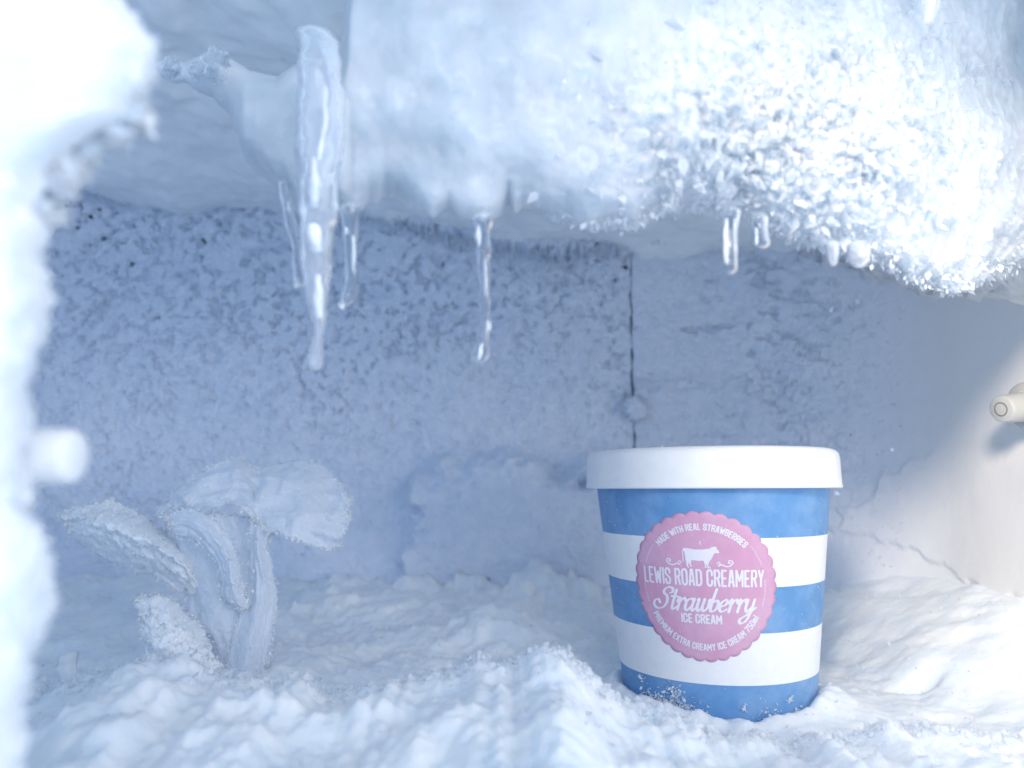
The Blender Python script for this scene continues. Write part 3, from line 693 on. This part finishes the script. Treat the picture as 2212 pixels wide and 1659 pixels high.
def layout(txt, cw, gap, space):
    x = 0; out = []
    for ch in txt:
        if ch == ' ': x += space; continue
        wd = cw * WID.get(ch, 1.0); out.append((ch, x, wd)); x += wd + gap
    return out, x - gap
def straight(Pn, txt, cx, base, h, width, sw):
    lay, tot = layout(txt, 1.0, 0.62, 0.75); k = width / tot
    for ch, x, wd in lay:
        for st in FONT[ch]:
            Pn.line([(cx - width/2 + (x + u*wd)*k, base + v*h) for u, v in st], sw)
def onarc(Pn, txt, r, a0, a1, h, sw, bottom=False):
    lay, tot = layout(txt, 1.0, 0.62, 0.8)
    for ch, x, wd in lay:
        for st in FONT[ch]:
            pts = []
            for u, v in st:
                an = math.radians(a0 + (a1 - a0) * (x + u*wd) / tot)
                if not bottom: rr_ = r + v*h; pts.append((rr_*math.sin(an), rr_*math.cos(an)))
                else: rr_ = r - v*h; pts.append((rr_*math.sin(an), -rr_*math.cos(an)))
            Pn.line(pts, sw)
def crom(pts, n=8):
    pts = [np.array(p, float) for p in pts]; out = []
    for i in range(len(pts)-1):
        p0 = pts[max(i-1, 0)]; p1 = pts[i]; p2 = pts[i+1]; p3 = pts[min(i+2, len(pts)-1)]
        for k in range(n):
            f = k / n; out.append(0.5*(2*p1+(p2-p0)*f+(2*p0-5*p1+4*p2-p3)*f*f+(3*p1-p0-3*p2+p3)*f**3))
    out.append(pts[-1]); return out
Pn = Print(); straight(Pn, "LEWIS ROAD CREAMERY", -0.01, 0.015, 0.205, 1.64, 0.0145); Pn.build("maker_lettering")
Pn = Print(); straight(Pn, "ICE CREAM", -0.03, -0.49, 0.105, 0.54, 0.0115); Pn.build("small_lettering")
Pn = Print(); onarc(Pn, "MADE WITH REAL STRAWBERRIES", 0.765, -46, 46, 0.078, 0.0085); Pn.build("upper_arc_lettering")
Pn = Print(); onarc(Pn, "PREMIUM EXTRA CREAMY ICE CREAM 750ml", 0.855, -60, 62, 0.078, 0.0085, True); Pn.build("lower_arc_lettering")
Pn = Print()
for (s0, s1) in ((-70, -50), (50, 70), (-108, -84), (84, 108)):
    for a in np.arange(s0, s1, 1.9):
        an = math.radians(a); Pn.seg((0.835*math.sin(an), 0.835*math.cos(an)), (0.85*math.sin(an), 0.85*math.cos(an)), 0.0045)
Pn.build("dotted_line")
SC = {'S': ([[(1.05,1.35),(1.28,1.5),(1.18,1.8),(.8,1.85),(.5,1.6),(.55,1.3),(.85,1.1),(.98,.6),(.75,.12),(.25,-.05),(-.2,.2),(-.22,.6),(.1,.72),(.3,.5)]], 1.28),
      't': ([[(.32,1.65),(.26,.3),(.42,.0),(.72,.25)], [(.0,1.1),(.62,1.1)]], .62),
      'r': ([[(.0,.7),(.18,1.0),(.2,.0)], [(.2,.55),(.38,.92),(.58,1.0),(.68,.82)]], .72),
      'a': ([[(.66,.85),(.4,1.0),(.12,.75),(.1,.2),(.34,.0),(.62,.35)], [(.7,1),(.66,.25),(.8,.0),(1.0,.2)]], .98),
      'w': ([[(.02,.9),(.12,.95),(.12,.3),(.3,.0),(.52,.3),(.58,1)], [(.58,1),(.56,.3),(.76,.0),(1.02,.35),(1.0,.95),(1.2,.85)]], 1.14),
      'b': ([[(.16,1.85),(.12,.25),(.34,.0),(.62,.25),(.62,.75),(.44,.92),(.26,.8)]], .78),
      'e': ([[(.1,.42),(.45,.55),(.56,.85),(.36,1.0),(.1,.7),(.1,.2),(.34,.0),(.7,.22)]], .72),
      'y': ([[(.06,1),(.08,.3),(.28,.02),(.56,.35)], [(.64,1),(.62,0),(.42,-.75),(.02,-.95),(-.12,-.62),(.3,-.28),(.95,.35)]], .9)}
Pn = Print(); x = 0; adv = sum(SC[c][1] for c in "Strawberry"); k = 1.38 / adv; xh = 0.165
for ch in "Strawberry":
    for st in SC[ch][0]:
        pts = crom(st, 8); q = []
        for (u, v) in pts: q.append((-0.695 + (x + u)*k + v*xh*0.32, -0.335 + v*xh*0.97 + 0.01*(x/adv)))
        wf = []
        for i in range(len(q)):
            a_, b_ = q[max(i-1, 0)], q[min(i+1, len(q)-1)]; an = math.atan2(b_[1]-a_[1], b_[0]-a_[0]); d = abs(math.sin(an - 0.35))
            wf.append(0.009 + 0.013*d)
        Pn.line(q, 0, wf)
    x += SC[ch][1]
Pn.build("flavour_script")
# cow, walking right, and the two scrolls
Pn = Print()
def cw(x, y): return ((x - 805) / 750 * 1.02, (835 - y) / 750)
cow = [(632,468),(640,456),(665,450),(700,455),(760,464),(820,462),(865,455),(890,452),(905,440),(900,434),(915,436),(930,430),(945,433),(962,434),(955,444),(968,462),(982,488),(972,497),(950,494),(932,500),(918,530),(905,555),(890,572),
       (880,590),(872,625),(888,640),(902,650),(870,650),(862,632),(858,600),(852,632),(858,648),(838,646),(842,620),(836,592),(828,574),(790,578),(745,574),(715,572),(712,592),(706,612),(718,636),(706,642),(694,618),(690,590),(684,612),(678,630),(694,650),(676,650),(664,628),(664,600),(658,575),(655,530),(648,490)]
Pn.poly([cw(*p) for p in cow]); Pn.line([cw(*p) for p in [(640,462),(630,490),(634,540),(632,585)]], 0.006)
Pn.line([cw(*p) for p in [(806,378),(803,395),(808,412)]], 0.006)
Pn.build("cow_silhouette")
Pn = Print()
def scroll(f):
    pts = crom([(605,605),(590,585),(575,600),(592,625)], 6); Pn.line([cw(f(p[0]), p[1]) for p in pts], 0.007)
    pts = crom([(592,625),(560,612),(520,628),(480,620),(455,592),(468,570),(492,572),(494,592),(476,594)], 8)
    Pn.line([cw(f(p[0]), p[1]) for p in pts], 0.0085)
scroll(lambda v: v + 8); scroll(lambda v: 1560 - v)
Pn.build("scroll_ornament")

# snow stuck to the foot of the tub and specks higher up
pts = []; 
def cup_pt(phi_deg, z): ph = math.radians(phi_deg); r = rad(z) + 0.0003; return (r*math.sin(ph), -r*math.cos(ph), z)
for _ in range(420):
    ph = random.gauss(-44, 9); pts.append(cup_pt(ph, 0.0045 + abs(random.gauss(0, 0.0022))))
for (pc, zc, s, n_) in ((-38, 0.0115, 1.6, 55), (-60, 0.014, 1.0, 18), (-2, 0.0075, 0.7, 14), (26, 0.0095, 0.7, 14), (32, 0.005, 0.7, 12), (10, 0.004, 3, 30)):
    for _ in range(n_): pts.append(cup_pt(random.gauss(pc, s*1.6), zc + random.gauss(0, 0.0009*s)))
pts = np.array(pts); nn = pts * np.array([1, 1, 0]); nn /= np.linalg.norm(nn, axis=1)[:, None]
s_ = shards("snow_grain", pts, nn, 0.0014, 0.00045, M['crystal'], None, 1.0, 0.3); s_.parent = tub
pts = np.array([cup_pt(random.uniform(-75, 55), random.uniform(0.01, ZL - 0.002)) for _ in range(220)])
nn = pts * np.array([1, 1, 0]); nn /= np.linalg.norm(nn, axis=1)[:, None]
s_ = shards("frost_speck", pts, nn, 0.0004, 0.00017, M['crystal'], None, 1.0, 0.9); s_.parent = tub
a = RNG.uniform(math.pi*0.9, math.pi*2.1, 8); pts = np.stack([np.cos(a)*(RL-0.003), np.sin(a)*(RL-0.003), np.full(8, ZL+0.0166)], -1)
s_ = shards("frost_speck", pts, np.tile([0, 0, 1.0], (8, 1)), 0.0009, 0.0004, M['crystal'], None, 1.0, 0.9); s_.parent = tub

# ================================================================== THE BAG
bag = empty("plastic_bag", tuple(P(470, 1440, 0.36)))
tag(bag, "crumpled translucent plastic bag stiff with frost standing in the snow", "bag")
bagpts = []
def cr_axis(A, n):
    k = A.shape[0]; tt = np.linspace(0, k-1, n); i = np.clip(tt.astype(int), 0, k-2); f = (tt - i).reshape(-1, *([1]*(A.ndim-1)))
    p0 = A[np.clip(i-1,0,k-1)]; p1 = A[i]; p2 = A[i+1]; p3 = A[np.clip(i+2,0,k-1)]
    return 0.5*(2*p1+(p2-p0)*f+(2*p0-5*p1+4*p2-p3)*f*f+(3*p1-p0-3*p2+p3)*f**3)
def fold(rows, amp=0.0022, fr=70, n=(110, 60), seed=0, label=None, thick=0.0004, ragged=0.0003, pl=3.0, crum=0.6, mt='bag', lin=0.65):
    A0 = np.array(rows, float)
    def li(a, m_):
        tt = np.linspace(0, a.shape[0]-1, m_); i = np.clip(tt.astype(int), 0, a.shape[0]-2); f = (tt-i)[:, None, None]; return a[i]*(1-f) + a[i+1]*f
    A = cr_axis(A0, n[0]) * (1-lin) + li(A0, n[0]) * lin
    B_ = np.swapaxes(A, 0, 1); A = np.swapaxes(cr_axis(B_, n[1]) * (1-lin) + li(B_, n[1]) * lin, 0, 1)
    G = P(A[..., 0], A[..., 1], A[..., 2])
    u = np.linspace(0, 1, n[0])[:, None]; v = np.linspace(0, 1, n[1])[None]
    nz = amp * 0.55 * fbm(u * 1.0 + 0.5 * v, v * 3.0 - u * 1.0, seed, 1.5, 3, 0.42) + 0.06 * amp * ridged(u * 1.6 + v * 2, v * 4, seed, 1.2, 2)
    w_ = v * pl + 0.9 * fbm(u * 1.3, v * 1.5, seed + 9, 1.2, 2)
    pleat = 1 - np.abs(2 * (w_ - np.floor(w_)) - 1) ** 0.7
    nz = nz + 0.0012 * ridged(G[..., 0], G[..., 2], seed, 55, 2) * crum + 0.0003 * pleat * (0.4 + 0.6 * np.abs(fbm(u * 2, v * 2, seed + 4, 1.3, 2)))
    G[..., 1] -= nz * 2.2
    G += ragged * np.stack([fbm(G[..., 0], G[..., 2], seed + k, 420, 3) for k in (1, 2, 3)], -1)
    for (i, j) in ((0, None), (-1, None), (None, 0), (None, -1)):
        e = G[i] if i is not None else G[:, j]; bagpts.append(e)
    q_ = G[::2, ::2].reshape(-1, 3); bagpts.append(q_[RNG.random(len(q_)) < (0.45 if mt == 'bagfrost' else 0.03)])
    o = meshnp("fold", G, gridfaces(*n), M[mt]); adopt(o, bag)
    md = o.modifiers.new("thickness", 'SOLIDIFY'); md.thickness = 0.0002; md.offset = 0
    if label: o["label"] = label
    return o
# left frosty lobe
fold([[(136,1108,.385),(148,1135,.372),(165,1168,.385)],
      [(190,1092,.382),(200,1130,.355),(215,1205,.380)],
      [(252,1080,.380),(270,1150,.350),(290,1236,.375)],
      [(325,1118,.378),(330,1175,.350),(355,1252,.372)],
      [(385,1165,.374),(390,1210,.352),(405,1282,.368)],
      [(436,1240,.370),(432,1262,.360),(440,1290,.366)]], 0.003, seed=1, label="fat frosted lobe of the bag", ragged=0.0009, pl=1, crum=0.2, mt="bagfrost")
# canopy
fold([[(345,1112,.375),(360,1120,.365),(378,1140,.37)],
      [(392,1045,.375),(400,1080,.352),(435,1120,.36)],
      [(455,1012,.378),(465,1055,.364),(500,1085,.355)],
      [(520,988,.380),(530,1040,.360),(540,1105,.352)],
      [(560,1016,.378),(560,1080,.358),(565,1145,.348)],
      [(625,992,.376),(615,1060,.356),(610,1150,.345)],
      [(685,1000,.375),(672,1080,.355),(660,1172,.345)],
      [(735,1048,.370),(715,1115,.356),(705,1186,.350)],
      [(764,1086,.368),(752,1130,.355),(738,1176,.360)]], 0.0026, seed=2, label="canopy of the bag", n=(150, 60), crum=1.5)
# middle strand curling down
fold([[(355,1112,.352),(370,1130,.348),(385,1158,.352)],
      [(420,1098,.348),(415,1125,.342),(415,1160,.348)],
      [(475,1130,.345),(455,1150,.338),(440,1175,.345)],
      [(512,1190,.343),(490,1205,.335),(468,1215,.343)],
      [(522,1250,.343),(498,1255,.335),(478,1258,.343)],
      [(530,1290,.345),(505,1288,.338),(474,1286,.345)],
      [(545,1318,.350),(520,1312,.342),(492,1305,.35)]], 0.0016, seed=3)
# right strand
fold([[(545,1120,.350),(562,1130,.345),(590,1150,.350)],
      [(540,1180,.350),(560,1180,.343),(578,1182,.350)],
      [(540,1240,.350),(566,1240,.343),(588,1240,.350)],
      [(530,1300,.350),(565,1300,.343),(596,1296,.350)],
      [(505,1370,.350),(545,1372,.341),(585,1370,.350)],
      [(490,1440,.350),(530,1450,.341),(574,1440,.350)],
      [(495,1500,.350),(530,1500,.343),(565,1500,.350)]], 0.002, seed=4)
# drape behind
fold([[(360,1100,.366),(460,1110,.358),(575,1120,.364)],
      [(365,1180,.368),(470,1200,.358),(580,1200,.362)],
      [(400,1270,.368),(480,1290,.356),(585,1290,.360)],
      [(405,1350,.366),(490,1370,.352),(592,1340,.360)],
      [(430,1430,.362),(495,1440,.350),(585,1420,.358)],
      [(450,1510,.360),(500,1510,.352),(575,1510,.358)]], 0.003, seed=5, n=(140, 90))
# lower-left point
fold([[(297,1290,.350),(300,1330,.340),(308,1380,.342),(325,1440,.345),(335,1480,.345)],
      [(325,1288,.350),(335,1340,.335),(345,1390,.332),(360,1440,.335),(365,1490,.340)],
      [(365,1292,.352),(375,1345,.337),(385,1395,.332),(400,1445,.335),(405,1490,.340)],
      [(400,1325,.355),(415,1365,.342),(430,1405,.338),(445,1445,.338),(450,1490,.340)],
      [(425,1345,.358),(445,1380,.350),(465,1410,.346),(485,1445,.345),(490,1490,.345)]], 0.002, seed=6, label="lower corner of the bag", ragged=0.0008, pl=1, crum=0.2, mt="bagfrost")
bp = np.concatenate(bagpts, 0); bp = bp[RNG.random(len(bp)) < 0.8]
bp = np.concatenate([bp + RNG.normal(0, 0.0005, bp.shape) for _ in range(2)], 0)
shards("frost_crystal", bp, np.tile([0, -0.4, 0.1], (len(bp), 1)), 0.0012, 0.00035, M['bagfrost'], bag, 1.0, 0.9)

# ---- loose chips of ice standing in the snow
def chip(label, pts, Y, thick, seed):
    """pts outline (px,py); a real flake with thickness"""
    c = P(*pts[0], Y); ring = np.array([P(a, b, Y + 0.002*math.sin(i*1.7)) for i, (a, b) in enumerate(pts)]) - c
    bm = bmesh.new(); f = [bm.verts.new(p) for p in ring]; b = [bm.verts.new(p + np.array([thick*0.3, thick, 0])) for p in ring]
    bm.faces.new(f); bm.faces.new(b[::-1]); n_ = len(f)
    for i in range(n_): bm.faces.new((f[i], b[i], b[(i+1) % n_], f[(i+1) % n_]))
    bmesh.ops.recalc_face_normals(bm, faces=bm.faces)
    bmesh.ops.triangulate(bm, faces=bm.faces); bmesh.ops.subdivide_edges(bm, edges=bm.edges, cuts=3, use_grid_fill=True)
    co = np.array([v.co for v in bm.verts]); d = 0.0006 * np.stack([fbm(co[:,0], co[:,1], co[:,2] + k + seed, 350, 3) for k in range(3)], -1)
    for v, dd in zip(bm.verts, d): v.co += Vector(dd)
    me = bpy.data.meshes.new("ice_chip"); bm.to_mesh(me); bm.free()
    o = link("ice_chip", me, M['snow']); o.location = c
    tag(o, label, "ice", "loose ice chips standing in the snow")
chip("thin upright ice chip between the left frame and the plastic bag", [(128,1500),(122,1450),(126,1425),(140,1410),(152,1412),(144,1432),(150,1470),(172,1510)], 0.30, 0.004, 1)
chip("tilted ice chip on the crest of the snow mound, in the middle of the foreground", [(1055,1475),(1070,1450),(1098,1425),(1118,1432),(1112,1455),(1085,1480)], 0.262, 0.004, 2)
chip("pointed ice chip on top of the snow mound just left of the tub", [(1185,1450),(1193,1418),(1200,1404),(1214,1420),(1240,1440),(1250,1465)], 0.262, 0.005, 3)
print("tris", sum(len(o.data.polygons) for o in S.objects if o.type == 'MESH'))
